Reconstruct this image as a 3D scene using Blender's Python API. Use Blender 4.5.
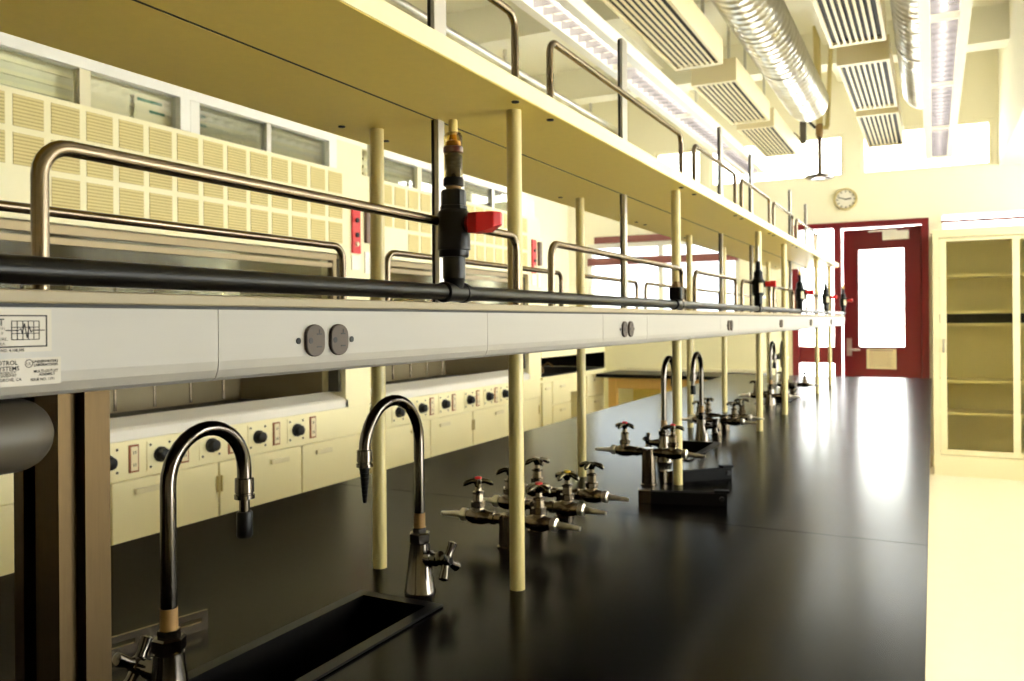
import bpy, math, random
from mathutils import Vector, Matrix
random.seed(7)
PI = math.pi
for o in list(bpy.data.objects):
    bpy.data.objects.remove(o)
scn = bpy.context.scene
COL = scn.collection

# ------------------------------------------------------------------ camera
CAMZ = 1.36          # eye height
BZ = 0.91            # bench top
th = math.atan(421.0 / 826.0)
rho = 0.0075
cd = bpy.data.cameras.new('camera'); cam = bpy.data.objects.new('camera', cd); COL.objects.link(cam)
F = Vector((-math.sin(th), math.cos(th), 0)); R0 = Vector((math.cos(th), math.sin(th), 0)); Zv = Vector((0, 0, 1))
Rv = (R0 - rho * Zv).normalized(); Uv = F.cross(Rv) * -1
Uv = Rv.cross(F)
m = Matrix(((Rv.x, Uv.x, -F.x, 0), (Rv.y, Uv.y, -F.y, 0), (Rv.z, Uv.z, -F.z, CAMZ), (0, 0, 0, 1)))
cam.matrix_world = m
cd.sensor_width = 36; cd.lens = 826.0 / 1024 * 36; cd.shift_y = -19.3 / 1024
cd.clip_start = 0.02; cd.clip_end = 200
cd.dof.use_dof = True; cd.dof.focus_distance = .92; cd.dof.aperture_fstop = 11.0
scn.camera = cam

# ------------------------------------------------------------------ world, exposure
w = bpy.data.worlds.new('overcast_sky'); scn.world = w; w.use_nodes = True
bg = w.node_tree.nodes['Background']; bg.inputs[0].default_value = (1.0, 0.985, 0.95, 1); bg.inputs[1].default_value = 13.0
vs = scn.view_settings
vs.view_transform = 'Standard'; vs.look = 'None'; vs.gamma = 1.0; vs.exposure = 0.45; vs.use_curve_mapping = False
LAMP = 3.2          # fluorescent tube radiance

# ------------------------------------------------------------------ materials
def lin(c):
    return tuple(((v / 255) / 12.92 if v <= 10 else ((v / 255 + .055) / 1.055) ** 2.4) for v in c) + (1,)
MATS = {}
def mat(name, rgb, rough=.5, metal=0., var=.06, scale=8., bump=0., coat=0., spec=.5, stretch=None, bscale=None):
    if name in MATS: return MATS[name]
    ma = bpy.data.materials.new(name); ma.use_nodes = True
    nt = ma.node_tree; N = nt.nodes; L = nt.links
    b = N['Principled BSDF']; c = lin(rgb)
    tc = N.new('ShaderNodeTexCoord'); nz = N.new('ShaderNodeTexNoise'); nz.inputs['Scale'].default_value = scale; nz.inputs['Detail'].default_value = 5
    if stretch:
        mp = N.new('ShaderNodeMapping'); mp.inputs['Scale'].default_value = stretch
        L.new(tc.outputs['Object'], mp.inputs[0]); L.new(mp.outputs[0], nz.inputs['Vector'])
    else: L.new(tc.outputs['Object'], nz.inputs['Vector'])
    mx = N.new('ShaderNodeMix'); mx.data_type = 'RGBA'
    mx.inputs[6].default_value = tuple(v * (1 - var) for v in c[:3]) + (1,)
    mx.inputs[7].default_value = tuple(min(1, v * (1 + var)) for v in c[:3]) + (1,)
    L.new(nz.outputs['Fac'], mx.inputs[0]); L.new(mx.outputs[2], b.inputs['Base Color'])
    b.inputs['Roughness'].default_value = rough; b.inputs['Metallic'].default_value = metal
    b.inputs['Specular IOR Level'].default_value = spec
    b.inputs['Coat Weight'].default_value = coat
    if bump:
        bp = N.new('ShaderNodeBump'); bp.inputs['Strength'].default_value = bump; bp.inputs['Distance'].default_value = .002
        n2 = nz
        if bscale:
            n2 = N.new('ShaderNodeTexNoise'); n2.inputs['Scale'].default_value = bscale; L.new(tc.outputs['Object'], n2.inputs['Vector'])
        L.new(n2.outputs['Fac'], bp.inputs['Height']); L.new(bp.outputs[0], b.inputs['Normal'])
    MATS[name] = ma
    return ma
def glass(name, tint=(255, 255, 255), refl=.10, rough=.02):
    ma = bpy.data.materials.new(name); ma.use_nodes = True
    nt = ma.node_tree; N = nt.nodes; L = nt.links; N.remove(N['Principled BSDF'])
    out = N['Material Output']; tr = N.new('ShaderNodeBsdfTransparent'); gl = N.new('ShaderNodeBsdfGlossy')
    fr = N.new('ShaderNodeFresnel'); fr.inputs[0].default_value = 1.45
    mt = N.new('ShaderNodeMath'); mt.operation = 'MULTIPLY'; mt.inputs[1].default_value = refl * 10
    cl = N.new('ShaderNodeMath'); cl.operation = 'MINIMUM'; cl.inputs[1].default_value = .8
    mix = N.new('ShaderNodeMixShader'); tr.inputs[0].default_value = lin(tint)
    gl.inputs['Roughness'].default_value = rough
    L.new(fr.outputs[0], mt.inputs[0]); L.new(mt.outputs[0], cl.inputs[0]); L.new(cl.outputs[0], mix.inputs[0])
    L.new(tr.outputs[0], mix.inputs[1]); L.new(gl.outputs[0], mix.inputs[2]); L.new(mix.outputs[0], out.inputs[0])
    return ma
def emit(name, rgb, s):
    ma = bpy.data.materials.new(name); ma.use_nodes = True
    b = ma.node_tree.nodes['Principled BSDF']; b.inputs['Base Color'].default_value = lin(rgb)
    b.inputs['Emission Color'].default_value = lin(rgb); b.inputs['Emission Strength'].default_value = s
    return ma
M_WALL = mat('cream_wall_paint', (248, 242, 218), .7, var=.02, scale=3, bump=.05, bscale=200)
M_CEIL = mat('cream_ceiling_paint', (252, 248, 230), .8, var=.02, scale=2)
M_FLOOR = mat('cream_vinyl_floor', (228, 217, 188), .3, var=.04, scale=14)
M_SHELF = mat('golden_laminate', (240, 214, 108), .45, var=.04, scale=60, bump=.04, bscale=500)
M_EDGE = mat('pale_laminate_edge', (246, 234, 186), .45, var=.03, scale=40)
M_POST = mat('tan_pipe_paint', (214, 196, 134), .35, var=.03, scale=20)
M_HOOD = mat('pale_yellow_enamel', (245, 235, 192), .4, var=.025, scale=6)
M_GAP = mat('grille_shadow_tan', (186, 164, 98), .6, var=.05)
M_CAB = mat('cream_cabinet_enamel', (232, 221, 184), .35, var=.02, scale=5)
M_EPOXY = mat('black_epoxy_resin', (10, 9, 9), .22, var=.2, scale=30, bump=.01, bscale=300, spec=.045)
M_SINK = mat('matte_black_sink', (6, 5, 5), .4, var=.2, spec=.15)
M_RACE = mat('grey_white_raceway_enamel', (160, 155, 147), .38, var=.03, scale=25, stretch=(1, .2, 4))
M_STEEL = mat('brushed_steel', (136, 122, 104), .26, 1., var=.12, scale=60, stretch=(1, 1, 1))
M_ALU = mat('aluminium_extrusion', (200, 196, 190), .35, 1., var=.05, scale=30)
M_STRUT = mat('bronze_anodised_strut', (78, 64, 44), .4, 1., var=.15, scale=40, stretch=(8, 8, .5))
M_CHROME = mat('worn_chrome', (104, 98, 92), .14, 1., var=.12, scale=40)
M_BRIGHT = mat('lit_chrome', (222, 214, 198), .32, 1., var=.06, scale=40)  # paler chrome: the light nozzles catch is put into the colour
M_DARKCHR = mat('dark_plated_brass', (120, 108, 92), .2, 1., var=.2, scale=50)
M_PVC = mat('black_pvc', (7, 6, 6), .3, var=.2, scale=30, spec=.25)
M_RUBBER = mat('black_rubber', (7, 6, 6), .45, var=.2, spec=.3)
M_RED = mat('red_plastic', (214, 16, 22), .35, var=.06, scale=30)
M_YEL = mat('yellow_plastic', (226, 190, 40), .4)
M_BROWN = mat('brown_receptacle_plastic', (64, 48, 34), .55, var=.12, scale=60, spec=.5)
M_BLACK = mat('black_void', (6, 5, 5), .6)
M_MAROON = mat('maroon_door_paint', (116, 16, 25), .4, var=.04, scale=6)
M_DUSTY = mat('dusty_maroon', (138, 84, 80), .5)
M_WHITE = mat('white_enamel', (240, 236, 226), .35, var=.015)
M_PAPER = mat('paper', (236, 222, 186), .8, var=.02)
M_INK = mat('black_ink', (26, 22, 20), .7)
M_GREEN = mat('green_ink', (40, 120, 90), .7)
M_GREYP = mat('grey_plastic', (80, 73, 62), .45, var=.05)
M_LINER = mat('grey_hood_liner', (150, 136, 104), .6, var=.1, scale=6)
M_GALV = mat('galvanised_duct', (196, 193, 184), .32, 1., var=.12, scale=12)
M_BEIGEM = mat('diffuser_enamel', (226, 212, 170), .4, var=.02)
M_ORANGE = mat('brown_bakelite', (150, 84, 40), .4, var=.1)
M_CABIN = mat('cabinet_interior_olive', (214, 204, 166), .6, var=.05)
M_BLUE = mat('blue_plastic', (34, 44, 110), .4)
M_TAPE = mat('tan_thread_tape', (140, 106, 56), .6, var=.15, scale=80)
M_AMBER = mat('amber_residue', (196, 140, 30), .25, var=.2, scale=60)
M_DBROWN = mat('brown_residue', (84, 34, 8), .3, var=.2, scale=60)
G_CLEAR = glass('clear_glass', (250, 252, 250), .10)
G_SASH = glass('sash_glass', (226, 224, 204), .02, .1)
G_CAB = glass('cabinet_glass', (244, 242, 226), .06)
G_TUBE = glass('clear_tubing', (240, 226, 180), .12, .05)
E_TUBE = emit('fluorescent_tube', (255, 248, 226), LAMP)

# ------------------------------------------------------------------ mesh helpers
class MB:
    def __init__(s): s.v = []; s.f = []; s.mi = []; s.cur = 0
    def m(s, i): s.cur = i; return s
    def add(s, vs, fs):
        n = len(s.v); s.v += [tuple(p) for p in vs]
        for f in fs: s.f.append(tuple(i + n for i in f)); s.mi.append(s.cur)
        return s
    def box(s, x0, x1, y0, y1, z0, z1):
        vs = [(x, y, z) for x in (x0, x1) for y in (y0, y1) for z in (z0, z1)]
        return s.add(vs, [(0, 1, 3, 2), (4, 6, 7, 5), (0, 4, 5, 1), (2, 3, 7, 6), (0, 2, 6, 4), (1, 5, 7, 3)])
    def ring(s, c, a, b, r, seg, ph=0):
        return [tuple(c[i] + r * (math.cos(ph + 2 * PI * k / seg) * a[i] + math.sin(ph + 2 * PI * k / seg) * b[i]) for i in range(3)) for k in range(seg)]
    def lathe(s, p, d, prof, seg=16, ph=0, caps=True):
        d = Vector(d).normalized(); a = d.orthogonal().normalized(); b = d.cross(a); p = Vector(p)
        if abs(d.z) > .99: a = Vector((1, 0, 0)); b = d.cross(a)
        elif abs(d.z) < .01: a = Vector((0, 0, 1)); b = d.cross(a)
        vs = []; fs = []
        for (t, r) in prof: vs += s.ring(p + d * t, a, b, r, seg, ph)
        n = len(prof)
        for i in range(n - 1):
            for k in range(seg):
                k2 = (k + 1) % seg
                fs.append((i * seg + k, i * seg + k2, (i + 1) * seg + k2, (i + 1) * seg + k))
        if caps:
            fs.append(tuple(range(seg))[::-1]); fs.append(tuple((n - 1) * seg + k for k in range(seg)))
        return s.add(vs, fs)
    def cyl(s, p0, p1, r, seg=14, r2=None):
        p0 = Vector(p0); p1 = Vector(p1); d = p1 - p0
        return s.lathe(p0, d, [(0, r), (d.length, r if r2 is None else r2)], seg)
    def tube(s, pts, r, seg=12, rs=None):
        pts = [Vector(p) for p in pts]; n = len(pts); vs = []; fs = []
        t0 = (pts[1] - pts[0]).normalized(); a = t0.orthogonal().normalized()
        for i, p in enumerate(pts):
            t = (pts[min(i + 1, n - 1)] - pts[max(i - 1, 0)]).normalized()
            a = (a - t * a.dot(t)).normalized(); b = t.cross(a)
            vs += s.ring(p, a, b, rs[i] if rs else r, seg)
        for i in range(n - 1):
            for k in range(seg):
                k2 = (k + 1) % seg
                fs.append((i * seg + k, i * seg + k2, (i + 1) * seg + k2, (i + 1) * seg + k))
        fs.append(tuple(range(seg))[::-1]); fs.append(tuple((n - 1) * seg + k for k in range(seg)))
        return s.add(vs, fs)
    def prism(s, poly, axis, t0, t1):
        # poly in the two other axes, in order (x,y,z without axis)
        def P(u, v, t): return {'x': (t, u, v), 'y': (u, t, v), 'z': (u, v, t)}[axis]
        n = len(poly); vs = [P(u, v, t0) for u, v in poly] + [P(u, v, t1) for u, v in poly]
        fs = [tuple(range(n))[::-1], tuple(range(n, 2 * n))] + [(i, (i + 1) % n, n + (i + 1) % n, n + i) for i in range(n)]
        return s.add(vs, fs)
    def mesh(s, name, mats, smooth=False):
        me = bpy.data.meshes.new(name); me.from_pydata(s.v, [], s.f); me.update()
        for q in (mats if isinstance(mats, (list, tuple)) else [mats]): me.materials.append(q)
        for p, i in zip(me.polygons, s.mi): p.material_index = i
        import bmesh
        bm = bmesh.new(); bm.from_mesh(me); bmesh.ops.recalc_face_normals(bm, faces=bm.faces); bm.to_mesh(me); bm.free()
        if smooth:
            for p in me.polygons: p.use_smooth = True
            me.set_sharp_from_angle(angle=math.radians(38))
        return me
    def build(s, name, mats, parent=None, loc=(0, 0, 0), smooth=False, bevel=0):
        o = bpy.data.objects.new(name, s.mesh(name, mats, smooth)); COL.objects.link(o)
        o.location = loc; o.parent = parent
        if bevel:
            b = o.modifiers.new('bevel', 'BEVEL'); b.width = bevel; b.segments = 2; b.limit_method = 'ANGLE'
        return o
def inst(o, loc, parent=None, rz=0):
    c = o.copy(); COL.objects.link(c); c.location = loc; c.parent = parent if parent else o.parent; c.rotation_euler = (0, 0, rz)
    return c
def tag(o, label, cat, group=None):
    o['label'] = label; o['category'] = cat
    if group: o['group'] = group
    return o
def struct(o, label=None):
    o['kind'] = 'structure'
    if label: o['label'] = label
    return o
def empty(name, loc=(0, 0, 0), rz=0):
    o = bpy.data.objects.new(name, None); COL.objects.link(o); o.location = loc; o.rotation_euler = (0, 0, rz); o.empty_display_size = .05
    return o
def copy_tree(o, parent=None):
    c = o.copy(); COL.objects.link(c); c.parent = parent
    for ch in list(o.children): copy_tree(ch, c)
    return c
def text_mesh(mb, s, origin, size, ux, uy, nrm, align='LEFT', bold=0.):
    cu = bpy.data.curves.new('t', 'FONT'); cu.body = s; cu.size = size; cu.align_x = align; cu.offset = bold; cu.resolution_u = 2
    o = bpy.data.objects.new('t', cu); COL.objects.link(o)
    dg = bpy.context.evaluated_depsgraph_get(); dg.update()
    me = bpy.data.meshes.new_from_object(o.evaluated_get(dg))
    O = Vector(origin); ux = Vector(ux); uy = Vector(uy); nn = Vector(nrm)
    mb.add([O + ux * v.co.x + uy * v.co.y for v in me.vertices], [tuple(p.vertices) for p in me.polygons])
    bpy.data.objects.remove(o); bpy.data.meshes.remove(me); bpy.data.curves.remove(cu)

# ================================================================== ROOM
XL, XR, YB, YF, CZ = -3.62, 2.6, -3.2, 8.5, 3.75
struct(MB().box(XL - .1, XR + .1, YB - .1, YF + 1.6, -.1, 0).build('floor', M_FLOOR), 'glossy cream vinyl floor')
ceil = struct(MB().box(XL - .1, XR + .1, YB - .1, YF + .15, CZ, CZ + .1).build('ceiling', M_CEIL))
bm0 = None
for y in (-1.6, .2, 2.0, 3.8, 5.6, 7.4):
    if bm0 is None: bm0 = MB().box(XL, XR, -.11, .11, CZ - .28, CZ).build('ceiling_beam', M_CEIL, ceil, (0, y, 0))
    else: inst(bm0, (0, y, 0), ceil)
bm1 = None
for x in (-2.2, -.75, .75):
    if bm1 is None: bm1 = MB().box(-.05, .05, YB, YF, CZ - .12, CZ).build('ceiling_joist', M_CEIL, ceil, (x, 0, 0))
    else: inst(bm1, (x, 0, 0), ceil)
# far wall with openings: list of (x0,x1,z0,z1)
holes = [(-3.4, -1.74, .0, 2.2), (-1.23, -.03, .0, 2.28), (-2.62, -2.12, 2.72, 3.14), (-2.04, -.75, 2.72, 3.14), (-.60, .485, 2.72, 3.14), (.075, 1.5, 2.165, 2.31)]
def holed(mb, x0, x1, z0, z1, hs, fn):
    xs = sorted({x0, x1} | {h[0] for h in hs} | {h[1] for h in hs}); zs = sorted({z0, z1} | {h[2] for h in hs} | {h[3] for h in hs})
    for i in range(len(xs) - 1):
        run = None
        for j in range(len(zs) - 1):
            cx = (xs[i] + xs[i + 1]) / 2; cz = (zs[j] + zs[j + 1]) / 2
            solid = not any(h[0] < cx < h[1] and h[2] < cz < h[3] for h in hs)
            if solid:
                run = (run[0], zs[j + 1]) if run else (zs[j], zs[j + 1])
            if (not solid or j == len(zs) - 2) and run:
                fn(mb, xs[i], xs[i + 1], run[0], run[1]); run = None
    return mb
wf = holed(MB(), XL - .1, XR + .1, 0, CZ, holes, lambda q, a, b, c, d: q.box(a, b, YF, YF + .15, c, d))
struct(wf.build('wall_far', M_WALL), 'cream painted far wall with clerestory windows and red door')
struct(MB().box(XL - .1, XL, YB, YF, 0, CZ).build('wall_left', M_WALL))
rh = [(1.0, 2.6, .4, 1.75), (3.0, 5.4, .95, 2.66), (5.8, 8.2, .95, 2.66)]  # first opening is added, unseen, to light the shelf underside and raceway
wr = holed(MB(), YB, YF, 0, CZ, rh, lambda q, a, b, c, d: q.box(XR, XR + .1, a, b, c, d))
struct(wr.build('wall_right', M_WALL))
struct(MB().box(XL - .1, XR + .1, YB - .1, YB, 0, CZ).build('wall_back', M_WALL))
struct(MB().box(.53, XR, YB, YF, 2.71, CZ).build('trim_1', M_CEIL), 'cream ceiling soffit along the right side')
# windows
wn = 0
def window(x0, x1, z0, z1, y, m, bars_v=(), bars_h=(), fw=.04, axis='x', depth=.06, label=None, pane=None):
    global wn; wn += 1
    e = struct(empty('window_%d' % wn, (0, 0, 0)), label)
    def bx(q, a, b, c, d, p0, p1):
        return q.box(a, b, p0, p1, c, d) if axis == 'x' else q.box(p0, p1, a, b, c, d)
    f = MB(); y0, y1 = y, y + depth
    bx(f, x0, x0 + fw, z0, z1, y0, y1); bx(f, x1 - fw, x1, z0, z1, y0, y1)
    bx(f, x0 + fw, x1 - fw, z0, z0 + fw, y0, y1); bx(f, x0 + fw, x1 - fw, z1 - fw, z1, y0, y1)
    f.build('window_frame', m, e)
    for t in bars_v: bx(MB(), t - fw / 2, t + fw / 2, z0 + fw, z1 - fw, y0, y1).build('mullion', m, e)
    for t in bars_h: bx(MB(), x0 + fw, x1 - fw, t - fw * .5, t + fw * .5, y0 + .005, y1 - .005).build('transom_rail', m, e)
    bx(MB(), x0 + fw, x1 - fw, z0 + fw, z1 - fw, y0 + depth * .45, y0 + depth * .55).build('pane', pane or G_CLEAR, e)
    return e
window(-2.62, -2.12, 2.72, 3.14, YF + .02, M_WALL, fw=.03, label='narrow clerestory window in the far wall')
window(-2.04, -.75, 2.72, 3.14, YF + .02, M_WALL, fw=.03, label='clerestory window behind the emergency shower')
window(-.60, .485, 2.72, 3.14, YF + .02, M_WALL, fw=.03, label='clerestory window above the red door')
window(.075, 1.5, 2.165, 2.31, YF + .02, M_WHITE, fw=.012, label='slim transom window above the glazed cabinet')
MB().box(.075, 1.5, YF - .01, YF + .02, 2.225, 2.25).build('blind_rail', M_DUSTY, bpy.data.objects['window_4'])
ws = window(-3.4, -1.74, 0, 2.2, YF + .02, M_WHITE, bars_v=(-2.57,), fw=.05, depth=.09, pane=glass('dimming_screen_glass', (184, 190, 193), .10), label='glazed screen with maroon rails in the far left corner')  # glass tint added to dim the daylight and its bench reflection
MB().box(-3.38, -1.76, YF - .03, YF + .02, 1.96, 2.04).build('transom_rail', M_DUSTY, ws)
MB().box(-3.3, -2.4, YF - .03, YF + .02, 2.2, 2.27).build('head_rail', M_DUSTY, ws)
for (a, b, c, d) in rh: window(a, b, c, d, XR + .02, M_WHITE, bars_v=((a + b) / 2,), fw=.05, axis='y', label='large white framed window in the unseen right wall')
# door_1: red frame, sidelight, leaf ajar
d1 = struct(empty('door_1', (0, YF, 0)), 'red door standing ajar beside a red framed sidelight')
f = MB(); fy0, fy1 = -.03, .12
f.box(-1.23, -1.17, fy0, fy1, 0, 2.28); f.box(-.845, -.785, fy0, fy1, 0, 2.28); f.box(-.09, -.03, fy0, fy1, 0, 2.28); f.box(-1.17, -.845, fy0, fy1, 2.23, 2.28); f.box(-.785, -.09, fy0, fy1, 2.23, 2.28)
f.build('door_frame', M_MAROON, d1)
sl = MB().box(-1.17, -.845, .02, .08, .93, 1.09).build('sidelight_rail', M_MAROON, d1)
MB().box(-1.17, -.845, .02, .08, 0, .2).build('sidelight_rail', M_MAROON, d1)
for a, b in ((.2, .93), (1.09, 2.23)): MB().box(-1.17, -.845, .045, .055, a, b).build('pane', G_CLEAR, d1)
LW = .69
leaf = empty('door_leaf', (-.092, .05, 0)); leaf.parent = d1; leaf.rotation_euler = (0, 0, -math.radians(9))
lf = holed(MB(), -LW, 0, .01, 2.22, [(-.55, -.145, 1.09, 2.02)], lambda q, a, b, c, d: q.box(a, b, -.022, .022, c, d))
lf.build('leaf_panel', M_MAROON, leaf)
MB().box(-.55, -.145, -.004, .004, 1.09, 2.02).build('vision_pane', G_CLEAR, leaf)
hb = MB().box(-LW + .03, -LW + .075, -.03, -.022, 1.0, 1.17)
hb.cyl((-LW + .052, -.03, 1.06), (-LW + .052, -.07, 1.06), .011); hb.cyl((-LW + .052, -.065, 1.06), (-LW + .16, -.065, 1.06), .009)
hb.build('lever_handle', M_ALU, leaf, smooth=True)
cl = MB().box(-.32, -.10, -.075, -.022, 2.10, 2.18); cl.box(-.45, -.2, -.06, -.045, 2.182, 2.198)
cl.build('door_closer', M_WHITE, leaf)
nt_ = empty('paper_notice', (-.092, YF + .05, 0), -math.radians(9))
tag(nt_, 'cream paper notice taped below the glass of the red door', 'notice')
MB().box(-.48, -.215, -.0245, -.0232, .88, 1.07).build('sheet', M_PAPER, nt_)
q = MB().box(-.45, -.245, -.0252, -.0247, 1.05, 1.058)
for k in range(9): q.box(-.455, -.24 - .05 * random.random(), -.0252, -.0247, 1.03 - k * .016, 1.033 - k * .016)
q.build('print', mat('faded_print', (150, 110, 90), .8), nt_)
# small conduit box next to the door
cb = empty('wall_switch', (.035, YF, 0)); tag(cb, 'small cream switch box on surface conduit beside the red door', 'switch')
MB().box(-.012, .012, -.02, -.001, .2, 2.0).build('conduit', M_WALL, cb)
MB().box(-.022, .022, -.035, -.001, 2.0, 2.06).build('switch_box', M_CAB, cb)
for s, (x0, x1) in enumerate(((XL, -3.4), (-1.74, -1.23), (-.03, XR))):
    struct(MB().box(x0, x1, YF - .012, YF, 0, .1).build('baseboard_far_%d' % (s + 1), M_CAB))

# ================================================================== ISLAND BENCH
X0, X1 = -1.49, -.012
wt = empty('worktop', (0, 0, BZ)); tag(wt, 'long black epoxy worktop of the island bench', 'worktop')
SX0, SX1 = -.842, -.702
sinks = [(.70, 1.10), (2.61, 3.01), (4.52, 4.92)]
seams = [-.9, .13, 1.83, 3.53, 5.23, 6.9]
for a, b in zip(seams[:-1], seams[1:]):
    hs = [(SX0, SX1, s0, s1) for s0, s1 in sinks if a < s0 < b]
    sl = holed(MB(), X0, X1, a + .0012, b - .0012, hs, lambda q, p0, p1, p2, p3: q.box(p0, p1, p2, p3, -.032, 0))
    sl.build('slab', M_EPOXY, wt)
snk0 = None
locs = ('between the two nearest gooseneck faucets', 'beside the leaning black clamp bars', 'at the door end of the bench')
for i, (s0, s1) in enumerate(sinks):
    e = empty('trough_sink', (0, s0, BZ)); tag(e, 'narrow black trough sink sunk in the worktop ' + locs[i], 'sink')
    q = MB(); W = s1 - s0; t = .008; D = -.16; g = .0015
    a0, a1, b0, b1 = SX0 + g, SX1 - g, g, W - g
    q.box(a0, a1, b0, b1, D, D + t); q.box(a0, a0 + t, b0, b1, D + t, .001); q.box(a1 - t, a1, b0, b1, D + t, .001)
    q.box(a0 + t, a1 - t, b0, b0 + t, D + t, .001); q.box(a0 + t, a1 - t, b1 - t, b1, D + t, .001)
    q.build('basin', M_SINK, e)
    r = MB(); o_ = .012
    r.box(a0 - o_, a0 + t, b0 - o_, b1 + o_, .001, .0045); r.box(a1 - t, a1 + o_, b0 - o_, b1 + o_, .001, .0045)
    r.box(a0 + t, a1 - t, b0 - o_, b0 + t, .001, .0045); r.box(a0 + t, a1 - t, b1 - t, b1 + o_, .001, .0045)
    r.build('rim', M_SINK, e)
    MB().cyl(((a0 + a1) / 2, W * .85, D + t), ((a0 + a1) / 2, W * .85, D + t + .006), .022).build('drain', M_CHROME, e, smooth=True)
# base cabinets under the bench, both sides
def base_cabinet(name, label, x_front, y0, wdt, dirn, group):
    e = empty(name, (x_front, y0, 0)); tag(e, label, 'cabinet', group); s = -dirn
    q = MB(); a, b = sorted((s * .02, s * .56)); q.box(a, b, .004, wdt - .004, .1, .877)
    a, b = sorted((s * .08, s * .56)); q.box(a, b, .004, wdt - .004, .0, .1)
    q.build('body', M_CAB, e)
    a, b = sorted((s * .0, s * .019))
    dr = MB().box(a, b, .012, wdt - .012, .715, .865).build('drawer', M_CAB, e, bevel=.003)
    h = MB(); px_ = dirn * .022
    h.tube([(0, wdt / 2 - .05, .79), (px_, wdt / 2 - .05, .79), (px_, wdt / 2 + .05, .79), (0, wdt / 2 + .05, .79)], .004, 6); h.build('handle', M_ALU, dr)
    for k in range(2):
        d = MB().box(a, b, .012 + k * wdt / 2, wdt / 2 - .006 + k * wdt / 2, .115, .7).build('door', M_CAB, e, bevel=.003)
        yy = wdt / 2 + (.04 if k else -.04)
        MB().tube([(0, yy, .58), (px_, yy, .58), (px_, yy, .66), (0, yy, .66)], .004, 6).build('handle', M_ALU, d)
    return e
for k in range(8):
    base_cabinet('bench_cabinet', 'cream base cabinet under the aisle edge of the black worktop', -.05, -.86 + k * .965, .965, 1, 'cabinets under the aisle edge of the bench')
    base_cabinet('bench_cabinet', 'cream base cabinet under the hood side of the black worktop', -1.45, -.86 + k * .965, .965, -1, 'cabinets under the hood side of the bench')

# ================================================================== REAGENT SHELF
ru = empty('reagent_shelf', (0, 0, BZ)); tag(ru, 'two-tier golden reagent shelf on tan posts along the bench', 'shelf')
XF, XBk = -.580, -1.0
LZ0, LZ1 = CAMZ - BZ + .0155, CAMZ - BZ + .0255      # lower board
UZ0, UZ1 = CAMZ - BZ + .354, CAMZ - BZ + .3825
ULEN0, ULEN1, LLEN0, LLEN1 = -.75, 6.12, -.75, 6.48
postY = [1.24, 2.22, 3.42, 4.06, 5.28, 5.98]
p0 = None
for y in [-.05] + postY:
    for x in (-.6255, -.908):
        if p0 is None:
            p0 = MB().lathe((0, 0, 0), (0, 0, 1), [(0, .0128), (LZ0, .0128)], 20).build('post', M_POST, ru, (x, y, 0), smooth=True)
            p1 = MB().lathe((0, 0, 0), (0, 0, 1), [(0, .0128), (UZ0 - LZ1, .0128)], 20).build('post', M_POST, ru, (x, y, LZ1), smooth=True)
        else: inst(p0, (x, y, 0)); inst(p1, (x, y, LZ1))
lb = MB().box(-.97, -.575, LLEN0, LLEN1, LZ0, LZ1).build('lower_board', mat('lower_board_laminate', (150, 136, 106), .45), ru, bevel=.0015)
for a, b in ((XF, -.7725), (-.7785, XBk)):
    MB().box(min(a, b), max(a, b), ULEN0, ULEN1, UZ0, UZ1).build('upper_board', [M_SHELF], ru)
MB().box(-.7784, -.7726, ULEN0, ULEN1, UZ0 + .0002, UZ1 - .0005).build('centre_seam', M_BLACK, ru)  # black fill paints the shade of the open gap between the boards
MB().box(XF + .0002, XF + .0018, ULEN0, ULEN1, UZ0 + .0012, UZ1 - .0006).build('edge_band', M_EDGE, ru)
# back rail board (mirror of the raceway) under the lower board
MB().box(-.97, -.945, LLEN0, LLEN1, LZ0 - .066, LZ0).build('back_apron', M_RACE, ru)
# uprights
for y in [-.05] + postY:
    u = MB().box(-.7825, -.7685, y - .010, y + .010, LZ1, UZ0).build('upright', M_ALU, ru)
    MB().box(-.7825, -.7775, y - .0115, y - .0102, LZ1, UZ0).build('slot', M_BLACK, u)
    u = MB().box(-.7827, -.7687, y - .020, y + .020, UZ1, CAMZ - BZ + .79).build('upright', M_ALU, ru, bevel=.001)
    MB().box(-.7825, -.7765, y - .0215, y - .0202, UZ1, CAMZ - BZ + .785).build('slot', M_BLACK, u)
# guard rails
rails = [(-.55, .26), (.392, 1.189), (1.325, 2.172), (2.307, 2.851), (2.951, 3.509), (3.606, 4.137), (4.266, 4.963), (5.06, 5.80)]
def rail_mesh(L, h):
    r = .024; pts = [(0, 0, 0), (0, 0, h - r)]
    for k in range(1, 7): t = k / 6 * PI / 2; pts.append((0, r - r * math.cos(t), h - r + r * math.sin(t)))
    for k in range(0, 7): t = PI / 2 - k / 6 * PI / 2; pts.append((0, L - r + r * math.cos(t), h - r + r * math.sin(t)))
    pts.append((0, L, 0))
    return MB().tube(pts, .0064, 14)
hole0 = None
for (a, b) in rails:
    src = None
    for zt in (LZ1, UZ1):
        for x in (-.597, -.948):
            if src is None:
                src = rail_mesh(b - a, .111).build('guard_rail', M_STEEL, ru, (x, a, zt), smooth=True)
            else: inst(src, (x, a, zt))
    for y in (a, b):
        for x in (-.597, -.948):
            if hole0 is None: hole0 = MB().cyl((0, 0, -.002), (0, 0, .0), .0062, 12).build('bolt_hole', M_BLACK, ru, (x, y, UZ0))
            else: inst(hole0, (x, y, UZ0))
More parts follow.
